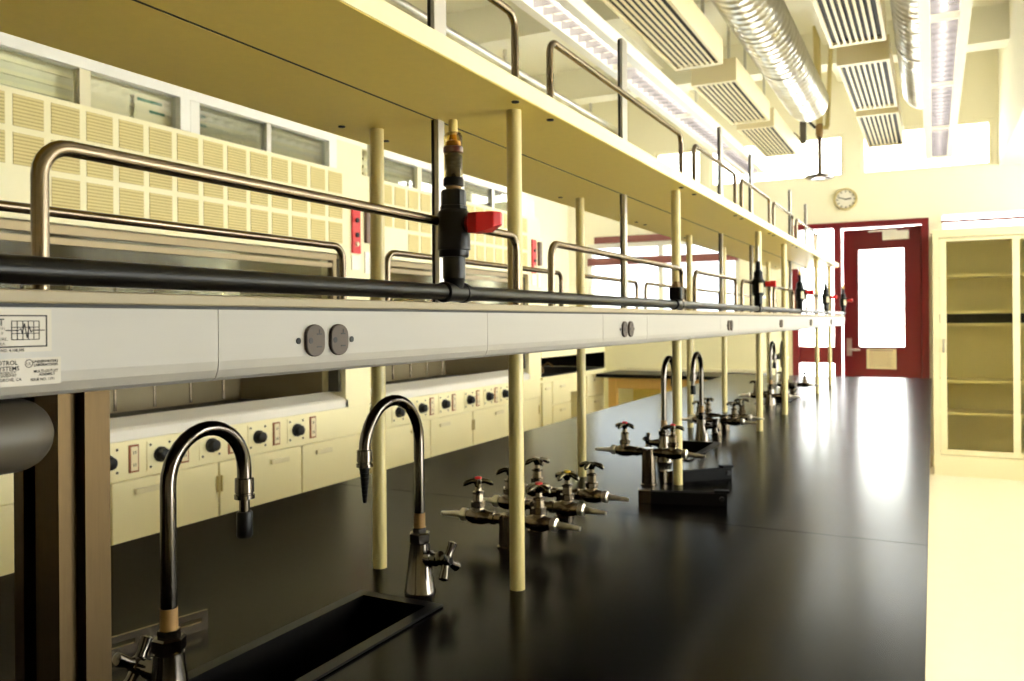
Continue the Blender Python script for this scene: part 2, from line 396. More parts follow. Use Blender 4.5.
# support column (grooved strut) at the near end
cx0, cx1, cy0, cy1 = -.820, -.750, .509, .565
def strut_poly(x0, x1, y0, y1):
    g = .012; P = []
    def side(ax, a, b, c, inw):
        n = 1; L = (b - a)
        for i in range(n):
            s = a + L * .22; e_ = a + L * .5
            for t, dd in ((s, 0), (s, inw), (e_, inw), (e_, 0)):
                P.append((t, c + dd) if ax == 'x' else (c + dd, t))
    P.append((x0, y0)); side('x', x0, x1, y0, g); P.append((x1, y0)); side('y', y0, y1, x1, -g)
    P.append((x1, y1)); side('x', x1, x0, y1, -g); P.append((x0, y1)); side('y', y1, y0, x0, g)
    return P
MB().prism(strut_poly(cx0, cx1, cy0, cy1), 'z', 0, LZ0).build('support_column', M_STRUT, ru)

# power raceway
rw = empty('power_raceway', (-.575, 0, CAMZ)); tag(rw, 'long grey-white power raceway with brown outlets under the shelf edge', 'raceway')
segY = [LLEN0, .544, 1.05, 1.52, 1.80, 2.52, 2.79, 3.51, 3.78, 4.44, 4.71, 5.45, 5.75, LLEN1]
R_T, R_B = .0125, -.0522
for a, b in zip(segY[:-1], segY[1:]):
    MB().prism([(-.03, R_B + .003), (-.03, R_B), (-.009, R_B), (-.004, R_B + .003), (-.001, R_B + .010), (0, R_B + .018), (0, R_T), (-.003, R_T), (-.003, R_B + .018), (-.010, R_B + .003)], 'y', a + .0004, b - .0004).build('cover', M_RACE, rw)
MB().box(-.02, -.001, LLEN0, LLEN1, R_T + .0001, R_T + .0029).build('gap_shade_strip', M_BLACK, rw)  # black strip standing in for shade in the gap above the covers
MB().box(-.02, -.0025, LLEN1 - .003, LLEN1, R_B + .008, 0).build('end_cap', M_RACE, rw)
def oval(w, h, n=10):
    r = w * .5; hh = h / 2 - r * .8; P = []
    for k in range(n + 1): t = PI * k / n; P.append((r * math.cos(t), hh + r * .8 * math.sin(t)))
    for k in range(n + 1): t = PI + PI * k / n; P.append((r * math.cos(t), -hh + r * .8 * math.sin(t)))
    return P
def outlet():
    e = empty('outlet'); e.parent = rw
    for s in (-1, 1):
        q = MB(); P = [(u * 1.0 + s * .0195, v) for u, v in oval(.0285, .0335)]
        P2 = [(u * .9 + s * .0195, v * .92) for u, v in oval(.0285, .0335)]
        n = len(P); q.prism(P, 'x', -.001, .0035)
        q.build('receptacle_face', M_BROWN, e, bevel=.001)
        k = MB(); x0, x1 = .0033, .0038; c = s * .0195
        k.box(x0, x1, c + .001, c + .0085, .0058, .0073); k.box(x0, x1, c + .0042, c + .0056, .0073, .0115)
        k.box(x0, x1, c + .001, c + .0085, -.0073, -.0058)
        k.cyl((x0, c - .0085, 0), (x1, c - .0085, 0), .0032, 12)
        k.build('blade_slots', M_BLACK, e)
    for s in (-1, 1): MB().cyl((0, s * .043, 0), (.0008, s * .043, 0), .0033, 12).build('screw_hole', M_BLACK, e)
    return e
o0 = outlet(); o0.location = (.0005, .692, -.0185)
for y in (1.662, 2.650, 3.64, 4.60, 5.58):
    c = copy_tree(o0, rw); c.location = (.0005, y, -.0185)
# stickers on the raceway
def rp(px, py):      # photograph pixel -> point on the raceway face
    u = (px - 512) / 826.0; k = (-.4540 + .8910 * u) / (.8910 + .4540 * u)
    Y = -.575 / k; Zd = Y / (.8910 + .4540 * u)
    return Y, (318 + (933 - px) * .0075 - py) * Zd / 826.0
st = empty('sticker'); st.parent = rw
M_STK = mat('sticker_film', (172, 162, 144), .3)
a, za = rp(51, 309); b_, zb = rp(51, 351)
MB().box(.0002, .0005, .30, a, zb, za).build('film', M_STK, st)
ink = MB(); T = .0006
def bar(y0, y1, z0, z1): ink.box(.0005, T + .0001, min(y0, y1), max(y0, y1), min(z0, z1), max(z0, z1))
yr, zt = rp(46.5, 315); _, zb2 = rp(46.5, 346.5); lw = .0010
bar(.303, yr, zt - lw, zt); bar(.303, yr, zb2, zb2 + lw); bar(yr - lw, yr, zb2, zt); bar(.303, .303 + lw, zb2, zt)
gy0, gz1 = rp(11, 321); gy1, gz0 = rp(38.5, 339.5); gz1 = rp(25, 321)[1]; gz0 = rp(25, 339.5)[1]
for k in range(6): t = gy0 + (gy1 - gy0) * k / 5; bar(t - .0003, t + .0003, gz0, gz1)
for k in range(4): t = gz0 + (gz1 - gz0) * k / 3; bar(gy0, gy1, t - .0003, t + .0003)
zc = (gz0 + gz1) / 2; yl = rp(5, 332)[0]; yl2 = rp(44, 332)[0]
bar(yl, gy0 + (gy1 - gy0) * .25, zc - .0004, zc + .0004); bar(gy0 + (gy1 - gy0) * .75, yl2, zc - .0004, zc + .0004)
pk = [(.25, 0), (.32, .25), (.38, -.35), (.46, .9), (.55, -1), (.63, .55), (.70, -.3), (.75, 0)]
for (p, q1), (r_, s_) in zip(pk[:-1], pk[1:]):
    A = (gy0 + (gy1 - gy0) * p, zc + q1 * (gz1 - gz0) * .42); B = (gy0 + (gy1 - gy0) * r_, zc + s_ * (gz1 - gz0) * .42)
    ink.add([(T, A[0] - .00045, A[1]), (T, A[0] + .00045, A[1]), (T, B[0] + .00045, B[1]), (T, B[0] - .00045, B[1])], [(0, 1, 2, 3)])
def tx(s, pr, py, size, align='RIGHT', bold=0.): 
    Y, z = rp(pr, py); text_mesh(ink, s, (T + .0001, Y, z), size, (0, 1, 0), (0, 0, 1), (1, 0, 0), align, bold)
tx('T', 3.5, 325.5, .0068, bold=.00015); tx('NO. 1191', 4.5, 330, .003); tx('P', 2.6, 335, .003); tx('SURE,', 7, 340.5, .003); tx('GRA.', 5, 345.5, .003)
tx('PAT NO. 4,168,305', 23.5, 351.2, .0028, bold=.00008)
ink.build('print', M_INK, st)
st2 = empty('sticker'); st2.parent = rw
a, za = rp(60, 356.5); b_, zb = rp(60, 383)
MB().box(.0002, .0005, .30, a, zb, za - .0).build('film', M_STK, st2)
ink = MB()
tx('ISOTROL', 16.5, 364.6, .0043, bold=.00008); tx('SYSTEMS', 18.3, 370.2, .0043, bold=.00008); tx('PRODUCT', 15, 373.8, .0026, bold=.00006); tx('SAFEWAY', 15.5, 376.6, .0026, bold=.00006); tx('GARDEN GROVE, CA', 20.3, 380.6, .0030, bold=.00006)
uy, uz = rp(28, 363.5)
n = 20; rr = .0030
for k in range(n):
    a0 = 2 * PI * k / n; a1 = 2 * PI * (k + 1) / n; r1 = rr * .84
    ink.add([(T, uy + rr * math.cos(a0), uz + rr * math.sin(a0)), (T, uy + rr * math.cos(a1), uz + rr * math.sin(a1)), (T, uy + r1 * math.cos(a1), uz + r1 * math.sin(a1)), (T, uy + r1 * math.cos(a0), uz + r1 * math.sin(a0))], [(0, 1, 2, 3)])
text_mesh(ink, 'UL', (T, uy, uz - .0013), .0034, (0, 1, 0), (0, 0, 1), (1, 0, 0), 'CENTER')
tx('UNDERWRITERS', 57, 361.6, .0026, bold=.00008); tx('LABORATORIES', 57, 365, .0026, bold=.00008)
tx('MULTI-OUTLET', 57, 371.2, .0027, bold=.00008); tx('ASSEMBLY', 54, 374.6, .0027, bold=.00008); tx('ISSUE NO. 1191', 53.6, 379.4, .0027, bold=.00008)
ink.build('print', M_INK, st2)

# rounded grey housing hanging under the shelf
gh = empty('cable_housing', (-.640, 0, CAMZ)); tag(gh, 'rounded grey plastic housing hanging under the shelf beside the grooved column', 'housing')
pr_ = [(0, .029)] + [(.556 + .029 * math.sin(t * PI / 12), max(.002, .029 * math.cos(t * PI / 12))) for t in range(0, 7)]
MB().lathe((0, -.16, -.086), (0, 1, 0), pr_, 28).build('shell', M_GREYP, gh, smooth=True)
MB().box(-.02, .02, .1, .34, -.062, .0153).build('mounting_bracket', M_GREYP, gh)

# ================================================================== BLACK WATER PIPE AND VALVES
PX, PZ, PR = -.5795, CAMZ + .0395, .0103
wp = tag(MB().cyl((0, LLEN0, 0), (0, LLEN1 + .02, 0), PR, 20).build('water_pipe', M_PVC, None, (PX, 0, PZ), smooth=True), 'black plastic pipe running along the front of the lower shelf', 'pipe')
def valve(y, label, kind):
    e = empty('valve', (PX, y, PZ)); tag(e, label, 'valve', None)
    t = MB(); t.lathe((0, -.03, 0), (0, 1, 0), [(0, .0112), (.002, .0138), (.010, .0138), (.011, .0126), (.049, .0126), (.050, .0138), (.058, .0138), (.06, .0112)], 20)
    if kind == 'stub':
        t.build('tee', M_PVC, e, smooth=True)
        MB().box(-.016, .016, -.016, .016, .012, .044).build('socket', M_PVC, e, bevel=.003)
        MB().lathe((0, 0, .044), (0, 0, 1), [(0, .011), (.008, .011), (.0085, .008), (.014, .008)], 6).build('plug', M_TAPE, e)
        return e
    t.lathe((0, 0, 0), (0, 0, 1), [(.005, .0122), (.018, .0145), (.019, .0155), (.050, .0155)], 20)
    t.build('tee', M_PVC, e, smooth=True)
    b = MB().lathe((0, 0, 0), (0, 0, 1), [(.048, .0195), (.050, .0205), (.057, .0205), (.058, .0225), (.106, .0225), (.110, .0205), (.112, .018)], 24)
    b.cyl((.015, 0, .092), (.027, 0, .092), .0125, 16)
    b.build('valve_body', M_PVC, e, smooth=True)
    u = MB().lathe((0, 0, 0), (0, 0, 1), [(.112, .0165), (.113, .0185), (.117, .0185), (.118, .0172), (.137, .0172), (.139, .0155)], 12); u.build('union_nut', M_PVC, e)
    h = MB()
    if kind == 'main':
        # wing handle, its long side towards the viewer
        h.lathe((.022, 0, .092), (1, 0, 0), [(0, .0125), (.012, .0125), (.014, .0105)], 16)
        P = [(.030, -.016, -.014, .013), (.046, -.021, -.0155, .0125), (.066, -.010, -.008, .0135), (.072, .0, -.004, .0135), (.070, .010, -.003, .013), (.050, .018, -.012, .013), (.032, .014, -.013, .013)]
        n = len(P); h.add([(x, yy, .092 + a) for x, yy, a, b2 in P] + [(x, yy, .092 + b2) for x, yy, a, b2 in P], [tuple(range(n))[::-1], tuple(range(n, 2 * n))] + [(i, (i + 1) % n, n + (i + 1) % n, n + i) for i in range(n)])
        h.build('lever', M_RED, e, bevel=.003)
        MB().lathe((0, 0, 0), (0, 0, 1), [(.139, .0105), (.145, .0105)], 16).build('brass_neck', M_TAPE, e, smooth=True)
        MB().lathe((0, 0, 0), (0, 0, 1), [(.144, .012), (.145, .0140), (.154, .0140), (.156, .0125)], 20).build('lower_ring', M_PVC, e, smooth=True)
        pr = [(.156, .0100), (.168, .0100)]
        for k in range(4): z = .169 + k * .005; pr += [(z, .0120), (z + .0022, .0120), (z + .003, .0085), (z + .0045, .0085)]
        MB().lathe((0, 0, 0), (0, 0, 1), pr, 20).build('barbed_insert', mat('olive_hose_barb', (40, 34, 18), .2, var=.2), e, smooth=True)
        MB().lathe((0, 0, 0), (0, 0, 1), [(.189, .0122), (.190, .0136), (.197, .0136), (.198, .0122)], 20).build('residue_ring', M_DBROWN, e, smooth=True)
        MB().lathe((0, 0, 0), (0, 0, 1), [(.199, .0105), (.205, .0100), (.207, .0055), (.214, .0045)], 20).build('residue', M_AMBER, e, smooth=True)
        MB().lathe((0, 0, 0), (0, 0, 1), [(.156, .0128), (.212, .0128), (.2165, .010), (.217, .0065)], 20, caps=False).build('clear_sleeve', G_TUBE, e, smooth=True)
        MB().lathe((0, 0, 0), (0, 0, 1), [(.206, .0045), (.217, .0045), (.218, .0064), (.233, .0062), (.235, .005)], 16).build('tip', mat('amber_tip', (226, 200, 120), .3, var=.1, scale=80), e, smooth=True)
        return e
    h.lathe((.026, 0, .092), (1, 0, 0), [(0, .010), (.018, .010), (.019, .012), (.036, .012), (.038, .010)], 14)
    h.build('lever', M_RED, e, smooth=True)
    MB().prism([(.0231 * math.cos(t), .0231 * math.sin(t)) for t in [(-75 + 9 * k) * PI / 180 for k in range(6)]] + [(.0215 * math.cos(t), .0215 * math.sin(t)) for t in [(-75 + 9 * k) * PI / 180 for k in range(5, -1, -1)]], 'z', .06, .095).build('label_plate', M_PAPER, e)
    up = MB().lathe((0, 0, 0), (0, 0, 1), [(.138, .013), (.144, .012), (.146, .009), (.176, .0085), (.178, .0065)], 14)
    up.build('hose_tail', M_PVC, e, smooth=True)
    if kind == 'yellow':
        MB().lathe((0, 0, 0), (0, 0, 1), [(.178, .008), (.19, .008), (.191, .0055), (.208, .005)], 12).build('tip', mat('yellow_tip', (226, 192, 96), .4), e, smooth=True)
    elif kind == 'rod':
        MB().lathe((0, 0, 0), (0, 0, 1), [(.178, .0035), (.235, .003)], 10).build('tip', M_ALU, e, smooth=True)
    return e
valve(.965, 'black plastic valve with red wing lever and clear tube tip with amber residue', 'main')
valve(2.06, 'short black pipe tee closed with a brass plug', 'stub')
valve(3.163, 'black valve with white label, red knob and thin steel tip', 'rod')
valve(4.25, 'black valve with red knob and tall yellow tip, mid shelf', 'yellow')
valve(5.34, 'black valve with red knob and bare black hose tail', 'plain')
valve(6.43, 'black valve with yellow tip at the shelf end before the red door', 'yellow')

# ================================================================== FAUCETS
def faucet(y, sgn, reach, tip, label, hand=1):
    """sgn +1: spout towards +Y, -1: towards -Y; hand: side of the cross handle along X"""
    e = empty('gooseneck_faucet', (-.765, y, BZ)); tag(e, label, 'faucet')
    MB().lathe((0, 0, 0), (0, 0, 1), [(0, .0265), (.003, .0265), (.006, .0250), (.070, .0175), (.082, .0165), (.084, .013)], 24).build('body', M_CHROME, e, smooth=True)
    n = MB().lathe((0, 0, 0), (0, 0, 1), [(.084, .0175), (.085, .0185), (.098, .0185), (.100, .016), (.100, .0125), (.108, .0125)], 6); n.build('hex_nut', M_CHROME, e)
    MB().lathe((0, 0, 0), (0, 0, 1), [(.106, .0098), (.132, .0095)], 16).build('thread_tape', M_TAPE, e, smooth=True)
    r = reach / 2; ztop = .326 - r
    pts = [(0, 0, .10), (0, 0, .16), (0, 0, ztop - .02), (0, 0, ztop)]
    for k in range(1, 17):
        t = PI * k / 16; pts.append((0, sgn * (r - r * math.cos(t)), ztop + r * math.sin(t)))
    pts.append((0, sgn * reach, .255))
    MB().tube(pts, .0088, 18).build('gooseneck', M_CHROME, e, smooth=True)
    c = MB().lathe((0, sgn * reach, .258), (0, 0, -1), [(0, .0092), (.001, .0115), (.018, .0118), (.019, .0105), (.021, .0105), (.0212, .0125), (.026, .0125), (.027, .008)], 18); c.build('coupling', M_CHROME, e, smooth=True)
    q = MB()
    if tip == 'rubber':
        MB().cyl((0, sgn * reach, .232), (0, sgn * reach, .214), .0065, 14).build('stem', M_CHROME, e, smooth=True)
        q.lathe((0, sgn * reach, .216), (0, 0, -1), [(0, .009), (.002, .0098), (.030, .0098), (.032, .0085)], 16); q.build('rubber_tip', M_RUBBER, e, smooth=True)
    else:
        pr = [(0, .0085)]
        for k in range(8): z = .002 + k * .0065; rr = .0082 - k * .0006; pr += [(z, rr), (z + .0055, rr - .0012), (z + .0056, rr - .0002)]
        q.lathe((0, sgn * reach, .231), (0, 0, -1), pr, 14); q.build('serrated_tip', M_RUBBER, e, smooth=True)
    s = MB(); z = .058
    s.lathe((hand * .012, 0, z), (hand, 0, 0), [(0, .0135), (.012, .0135), (.013, .0115), (.022, .0115), (.024, .0085), (.034, .0085)], 14)
    s.build('valve_stem', M_CHROME, e, smooth=True)
    h = MB(); cxh = hand * .052
    h.lathe((hand * .044, 0, z), (hand, 0, 0), [(0, .0085), (.004, .0105), (.013, .0105), (.016, .007)], 14)
    for k in range(4):
        t = PI / 4 + .25 + k * PI / 2; d = Vector((hand * .10, math.cos(t), math.sin(t)))
        p = Vector((cxh, 0, z)); h.tube([p + d * .004, p + d * .014, p + d * .024, p + d * .030, p + d * .0325], .005, 10, rs=[.0075, .0060, .0076, .0084, .0035])
    h.build('cross_handle', M_CHROME, e, smooth=True)
    return e
faucet(.649, 1, .115, 'rubber', 'chrome gooseneck faucet with black rubber tip beside the grooved column', -1)
faucet(1.156, -1, .148, 'serrated', 'chrome gooseneck faucet with serrated black tip and cross handle at a trough sink end', 1)
faucet(2.560, 1, .120, 'serrated', 'chrome gooseneck faucet behind the tan post by the clamp bars', -1)
faucet(3.040, -1, .120, 'rubber', 'chrome gooseneck faucet between two pairs of gas valves', 1)
faucet(4.500, 1, .12, 'rubber', 'chrome gooseneck faucet of the last sink, on its near end', -1)
faucet(4.985, -1, .14, 'serrated', 'chrome gooseneck faucet of the last sink, on its door end', 1)

# ================================================================== GAS TURRETS
M_HAND = mat('green_grey_metal_handle', (92, 86, 70), .22, 1., var=.15, scale=60)
def handle_mesh():
    h = MB()
    h.lathe((0, 0, 0), (0, 0, 1), [(-.012, .006), (-.004, .0085), (.002, .0095), (.005, .008), (.006, .005)], 14)
    for k in range(4):
        t = PI / 4 + .2 + k * PI / 2; c, s = math.cos(t), math.sin(t)
        pts = [(c * r, s * r, z) for r, z in ((.004, .0), (.012, .001), (.021, -.0015), (.027, -.005), (.0305, -.0085))]
        h.tube(pts, .005, 10, rs=[.006, .0052, .0058, .0055, .002])
    return h.mesh('handle', M_HAND, True)
HM = handle_mesh()
def turret(y, label, zn=.055, idx=(None, None), xc=-.757):
    e = empty('gas_turret', (xc, y, BZ)); tag(e, label, 'gas tap')
    MB().lathe((0, 0, 0), (0, 0, 1), [(0, .0225), (.003, .0225), (.005, .0195), (zn - .012, .0185), (zn + .008, .0185), (zn + .011, .015)], 20).build('column', M_DARKCHR, e, smooth=True)
    for s, ix in zip((-1, 1), idx):
        b = MB()
        b.lathe((s * .012, 0, zn), (s, 0, 0), [(0, .011), (.016, .011), (.017, .0135), (.026, .0135), (.027, .0115), (.034, .013), (.048, .0165), (.066, .0165), (.076, .013), (.082, .0105)], 14)
        b.lathe((s * .068, 0, zn), (0, 0, 1), [(0, .0145), (.018, .0125), (.020, .0155), (.030, .0155), (.031, .011), (.045, .010), (.046, .0125), (.05, .0125), (.052, .007), (.064, .006)], 8)
        b.build('valve_body', M_DARKCHR, e, smooth=True)
        n = MB().lathe((s * .094, 0, zn), (s, 0, 0), [(0, .0115), (.002, .0135), (.012, .0135), (.014, .009)], 8)
        n.build('hex_collar', M_BRIGHT, e)
        pr = [(0, .0075)]
        for k in range(6): z = .006 + k * .0075; rr = .0072 - k * .0005; pr += [(z, rr), (z + .006, rr - .0012), (z + .0062, rr - .0003)]
        MB().lathe((s * .105, 0, zn), (s, 0, -.04), pr, 12).build('hose_nozzle', M_BRIGHT, e, smooth=True)
        h = bpy.data.objects.new('handle', HM); COL.objects.link(h); h.parent = e; h.location = (s * .068, 0, zn + .071); h.rotation_euler = (0, 0, .3 * s + y)
        if ix: MB().lathe((0, 0, .005), (0, 0, 1), [(0, .0075), (.003, .0075), (.004, .005)], 12).build('index_button', ix, h, smooth=True)
    return e
turret(1.462, 'twin gas tap with red index buttons beside the tan post', idx=(M_RED, M_RED))
turret(1.602, 'twin gas tap with one yellow index button', idx=(None, M_YEL))
turret(1.742, 'twin gas tap with plain handles behind the yellow-buttoned one')
turret(2.180, 'tall twin gas tap with red buttons above the black clamp bars', zn=.09, idx=(M_RED, M_RED), xc=-.695)
turret(3.240, 'twin gas tap on the sink side of a mid-bench pair')
turret(3.385, 'twin gas tap on the door side of a mid-bench pair')
turret(4.400, 'twin gas tap next to the last pair of gooseneck faucets')
turret(5.22, 'twin gas tap nearest the red door end of the bench')

# ================================================================== LOOSE THINGS ON THE BENCH
# slotted flat bracket standing on edge behind the first faucet
br = empty('slotted_bracket', (-.987, .757, BZ), math.radians(-12.8)); tag(br, 'slotted flat metal bracket lying on the bench behind a gooseneck faucet', 'bracket')
q = holed(MB(), -.03, .128, 0, .028, [(.085, .120, .012, .019), (-.02, .02, .012, .019)], lambda g, a, b, c, d: g.box(-.0025, .0025, a, b, c, d))
q.build('plate', M_DARKCHR, br)
MB().box(-.02, -.0025, -.03, .128, 0, .003).build('foot_flange', M_STEEL, br)
# black clamp bars around the post foot
M_CLAMP = mat('black_clamp_paint', (5, 4, 4), .55, var=.2, spec=.12)
def clampbar(loc, rz, L, label, tilt=0):
    e = empty('clamp_bar', loc, rz); e.rotation_euler = (0, tilt, rz); tag(e, label, 'clamp')
    MB().prism([(-.010, 0), (.010, 0), (.010, .030), (.006, .030), (.006, .005), (-.006, .005), (-.006, .030), (-.010, .030)], 'x', 0, L).build('channel', M_CLAMP, e)
    MB().box(-.012, .018, -.0125, .0125, .0, .034).build('jaw', M_DARKCHR, e, bevel=.002)
    MB().cyl((L - .012, -.015, .017), (L - .012, .015, .017), .006, 10).build('pivot_pin', M_RUBBER, e, smooth=True)
    MB().box(L - .03, L + .006, -.012, .012, .030, .037).build('end_cap', M_CLAMP, e, bevel=.002)
    return e
clampbar((-.640, 1.962, BZ), math.radians(16), .20, 'black metal clamp bar with bright jaw lying before the tan post')
clampbar((-.662, 2.226, BZ), math.radians(45), .205, 'black clamp bar lying behind the tan post')
# small drench hose head on the bench end
dh = empty('drench_hose', (-.93, 5.70, BZ)); tag(dh, 'small drench hose with black grip and white head on the bench end', 'spray head')
MB().lathe((0, 0, 0), (0, 0, 1), [(0, .022), (.006, .022), (.008, .008), (.2, .007)], 12).build('stand', M_ALU, dh, smooth=True)
MB().lathe((0, 0, .19), (.6, 0, .5), [(0, .012), (.01, .018), (.04, .018), (.05, .012)], 12).build('grip', M_RUBBER, dh, smooth=True)
MB().lathe((.03, 0, .215), (.6, 0, -.5), [(0, .012), (.01, .018), (.05, .020)], 12).build('head', M_WHITE, dh, smooth=True)

# ================================================================== FUME HOODS ON THE LEFT
HX = -2.80
M_SILL = mat('sill_stainless_white', (232, 226, 216), .35, var=.03, scale=20)
M_KNOB = mat('black_knob', (7, 6, 6), .45, spec=.3)
grille = None; knob0 = None; plate0 = None; recp0 = None; rod0 = None
def make_grille():
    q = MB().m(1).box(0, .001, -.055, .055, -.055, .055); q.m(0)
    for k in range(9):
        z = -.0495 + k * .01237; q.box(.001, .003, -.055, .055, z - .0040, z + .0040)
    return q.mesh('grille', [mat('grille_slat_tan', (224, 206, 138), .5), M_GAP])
GM = make_grille()
def link(name, me, parent, loc, rot=(0, 0, 0)):
    o = bpy.data.objects.new(name, me); COL.objects.link(o); o.parent = parent; o.location = loc; o.rotation_euler = rot; return o
KM = MB().lathe((0, 0, 0), (1, 0, 0), [(0, .031), (.012, .031), (.015, .026), (.034, .024), (.037, .02)], 18).mesh('knob', M_KNOB, True)
q = MB().box(0, .004, -.062, .062, -.058, .058)
PMs = q.mesh('knob_plate', M_HOOD)
SCM = MB().lathe((0, 0, 0), (1, 0, 0), [(0, .0055), (.003, .004)], 8).mesh('screw', M_KNOB)
q = MB().box(0, .005, -.022, .022, -.054, .054); q.m(1).box(.005, .008, -.015, .015, -.047, .047); q.m(2)
for z in (-.024, .024): q.box(.008, .0085, -.006, -.003, z - .006, z + .006); q.box(.008, .0085, .003, .006, z - .006, z + .006)
RCM = q.mesh('receptacle', [M_ORANGE, M_PAPER, M_INK])
RODM = MB().cyl((0, 0, .95), (0, 0, 1.60), .007, 8).mesh('lattice_rod', M_STEEL, True)
def hood(y0, W, label, knobs, skip, papers):
    e = empty('fume_hood', (HX, y0, 0)); tag(e, label, 'fume hood', None)
    PW = .22; D = .78
    q = MB().box(-D, -.022, 0, W, .1, .757); q.box(-D, -.07, 0, W, 0, .1); q.build('base', M_HOOD, e)
    nd = 4; dw = (W - .06) / nd
    for k in range(nd):
        a = .03 + k * dw
        d = MB().box(-.022, -.002, a + .005, a + dw - .005, .12, .748).build('base_door', M_HOOD, e, bevel=.003)
        c = a + dw * (.30 if k % 2 else .70)
        MB().box(-.002, .012, c - .06, c + .06, .690, .712).build('handle', M_CAB, d, bevel=.003)
        hy = a + (dw - .012 if k % 2 else .012)
        for hz in (.62, .25): MB().cyl((.001, hy, hz), (.001, hy, hz + .07), .005, 8).build('hinge', M_GAP, d)
    pn = MB().box(-.04, 0, .01, W - .01, .758, .904).build('control_panel', M_HOOD, e)
    for k, (ky, has_r) in enumerate(knobs):
        link('knob_plate', PMs, pn, (.0, ky, .832)); link('knob', KM, pn, (.004, ky, .832))
        for sy in (-1, 1):
            for sz in (-1, 1): link('screw', SCM, pn, (.004, ky + sy * .046, .832 + sz * .044))
        if has_r: link('receptacle', RCM, pn, (.0, ky + .122, .832))
    MB().prism([(-.14, .982), (-.12, .986), (-.012, .955), (.0, .945), (.0, .906), (-.14, .906)], 'y', .0, W - PW + .02).build('sill', M_SILL, e)
    # interior
    MB().box(-D, -.14, .03, W - PW, .88, .925).build('work_surface', M_SINK, e)
    q = MB().box(-D, -D + .02, .0, W, .926, 2.36); q.box(-D + .02, -.16, 0, .03, .926, 2.16); q.box(-D + .02, -.16, W - PW, W - PW + .03, .926, 2.16)
    q.box(-D + .02, -.02, .03, W - PW, 1.80, 1.82)
    q.build('liner', M_LINER, e)
    for k in range(8):
        r = link('lattice_rod', RODM, e, (-D + .14, .18 + k * (W - PW - .2) / 8, 0))
    MB().cyl((-D + .14, .05, 1.2), (-D + .14, W - PW - .02, 1.2), .006, 8).build('lattice_rod', M_STEEL, e)
    MB().box(-D + .02, -D + .05, .4, W - PW - .3, 1.05, 1.6).build('baffle', M_LINER, e)
    # posts
    MB().box(-.16, 0, W - PW, W, .905, 1.768).build('side_post', M_HOOD, e)
    MB().box(-.16, 0, 0, .05, .986, 1.768).build('side_post', M_HOOD, e)
    MB().box(-.10, -.03, W - PW - .022, W - PW - .001, .99, 1.70).build('sash_track', mat('dark_track', (70, 66, 52), .4), e)
    MB().box(-.05, 0, .05, W - PW, 1.725, 1.768).build('header', M_HOOD, e)
    s = MB(); a, b = .06, W - PW - .03
    s.box(-.055, -.030, a, b, 1.690, 1.722); s.box(-.06, -.035, a, b, 1.652, 1.676); s.box(-.055, -.03, a, b, 1.40, 1.43); s.box(-.055, -.03, a, a + .03, 1.43, 1.69); s.box(-.055, -.03, b - .03, b, 1.43, 1.69)
    sa = s.build('sash', mat('sash_bronze', (150, 134, 104), .5, .6), e)
    MB().box(-.046, -.042, a + .03, b - .03, 1.43, 1.69).build('sash_pane', G_SASH, sa)
    # red emergency panel on the post
    ep = MB().box(.0005, .012, W - .165, W - .095, 1.735, 2.00).build('emergency_panel', M_RED, e)
    for z in (1.915, 1.835): MB().cyl((.012, W - .13, z), (.022, W - .13, z), .013, 12).build('button', M_KNOB, ep)
    MB().cyl((.012, W - .13, 1.785), (.02, W - .13, 1.785), .012, 12).build('button', M_PAPER, ep)
    MB().box(.0005, .006, W - .165, W - .095, 1.645, 1.725).build('label_card', M_WHITE, e)
    MB().box(.0005, .02, W - .05, W - .005, 1.80, 1.99).build('gauge', mat('gauge_brown', (110, 84, 66), .4), e)
    MB().box(.0005, .006, W - .05, W - .005, 1.63, 1.75).build('label_card', M_WHITE, e)
    # grille front
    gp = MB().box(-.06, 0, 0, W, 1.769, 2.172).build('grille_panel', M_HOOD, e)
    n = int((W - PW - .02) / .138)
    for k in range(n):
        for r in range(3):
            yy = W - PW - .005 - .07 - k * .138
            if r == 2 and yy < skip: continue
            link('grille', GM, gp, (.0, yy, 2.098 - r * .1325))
    # glazed top
    z0, z1 = 2.173, 2.345
    TE = W - .28
    fr = MB(); fr.box(-.05, 0, 0, TE, z1 - .036, z1 + .03); fr.box(-.05, 0, 0, .04, z0, z1 - .036); fr.box(-.05, 0, TE - .06, TE, z0, z1 - .036)
    fr.box(-.05, 0, .903, .955, z0, z1 - .036); fr.box(-.05, -.004, .960, 1.008, z0, z1 - .036)
    tf = fr.build('transom_frame', M_WHITE, e)
    MB().box(-.045, -.008, .45, .495, z0, z1 - .036).build('mullion', M_CAB, tf)
    MB().box(-.045, -.008, 1.415, 1.442, z0, z1 - .036).build('mullion', M_ALU, tf)
    for a, b in ((.04, .45), (.495, .903), (1.008, 1.415), (1.442, TE - .06)):
        MB().box(-.030, -.026, a, b, z0, z1 - .036).build('pane', G_CLEAR, tf)
    tb = MB().box(-.11, -.10, .0, W - PW, z0, z1).build('transom_back', mat('transom_brightener', (232, 224, 190), .6), tf)  # pale panel added close behind the panes to brighten them
    for zz in (.03, .07, .115): MB().box(-.10, -.092, .02, W - PW - .02, z0 + zz, z0 + zz + .015).build('transom_batten', M_HOOD, tf)
    MB().box(-.09, -.082, .50, .72, z0, z1 - .03).build('pale_card', M_PAPER, tf)
    for (py0, py1) in papers:
        p = MB().box(-.075, -.073, py0, py1, z0 + .02, z1 - .05).build('paper_sheet', M_PAPER, tf)
        g = MB(); zz = z1 - .075
        g.box(-.0728, -.072, py0 + .015, py0 + (py1 - py0) * .85, zz, zz + .012); g.box(-.0728, -.072, py0 + (py1 - py0) * .45, py1 - .01, zz - .04, zz - .028)
        g.build('green_print', M_GREEN, p)
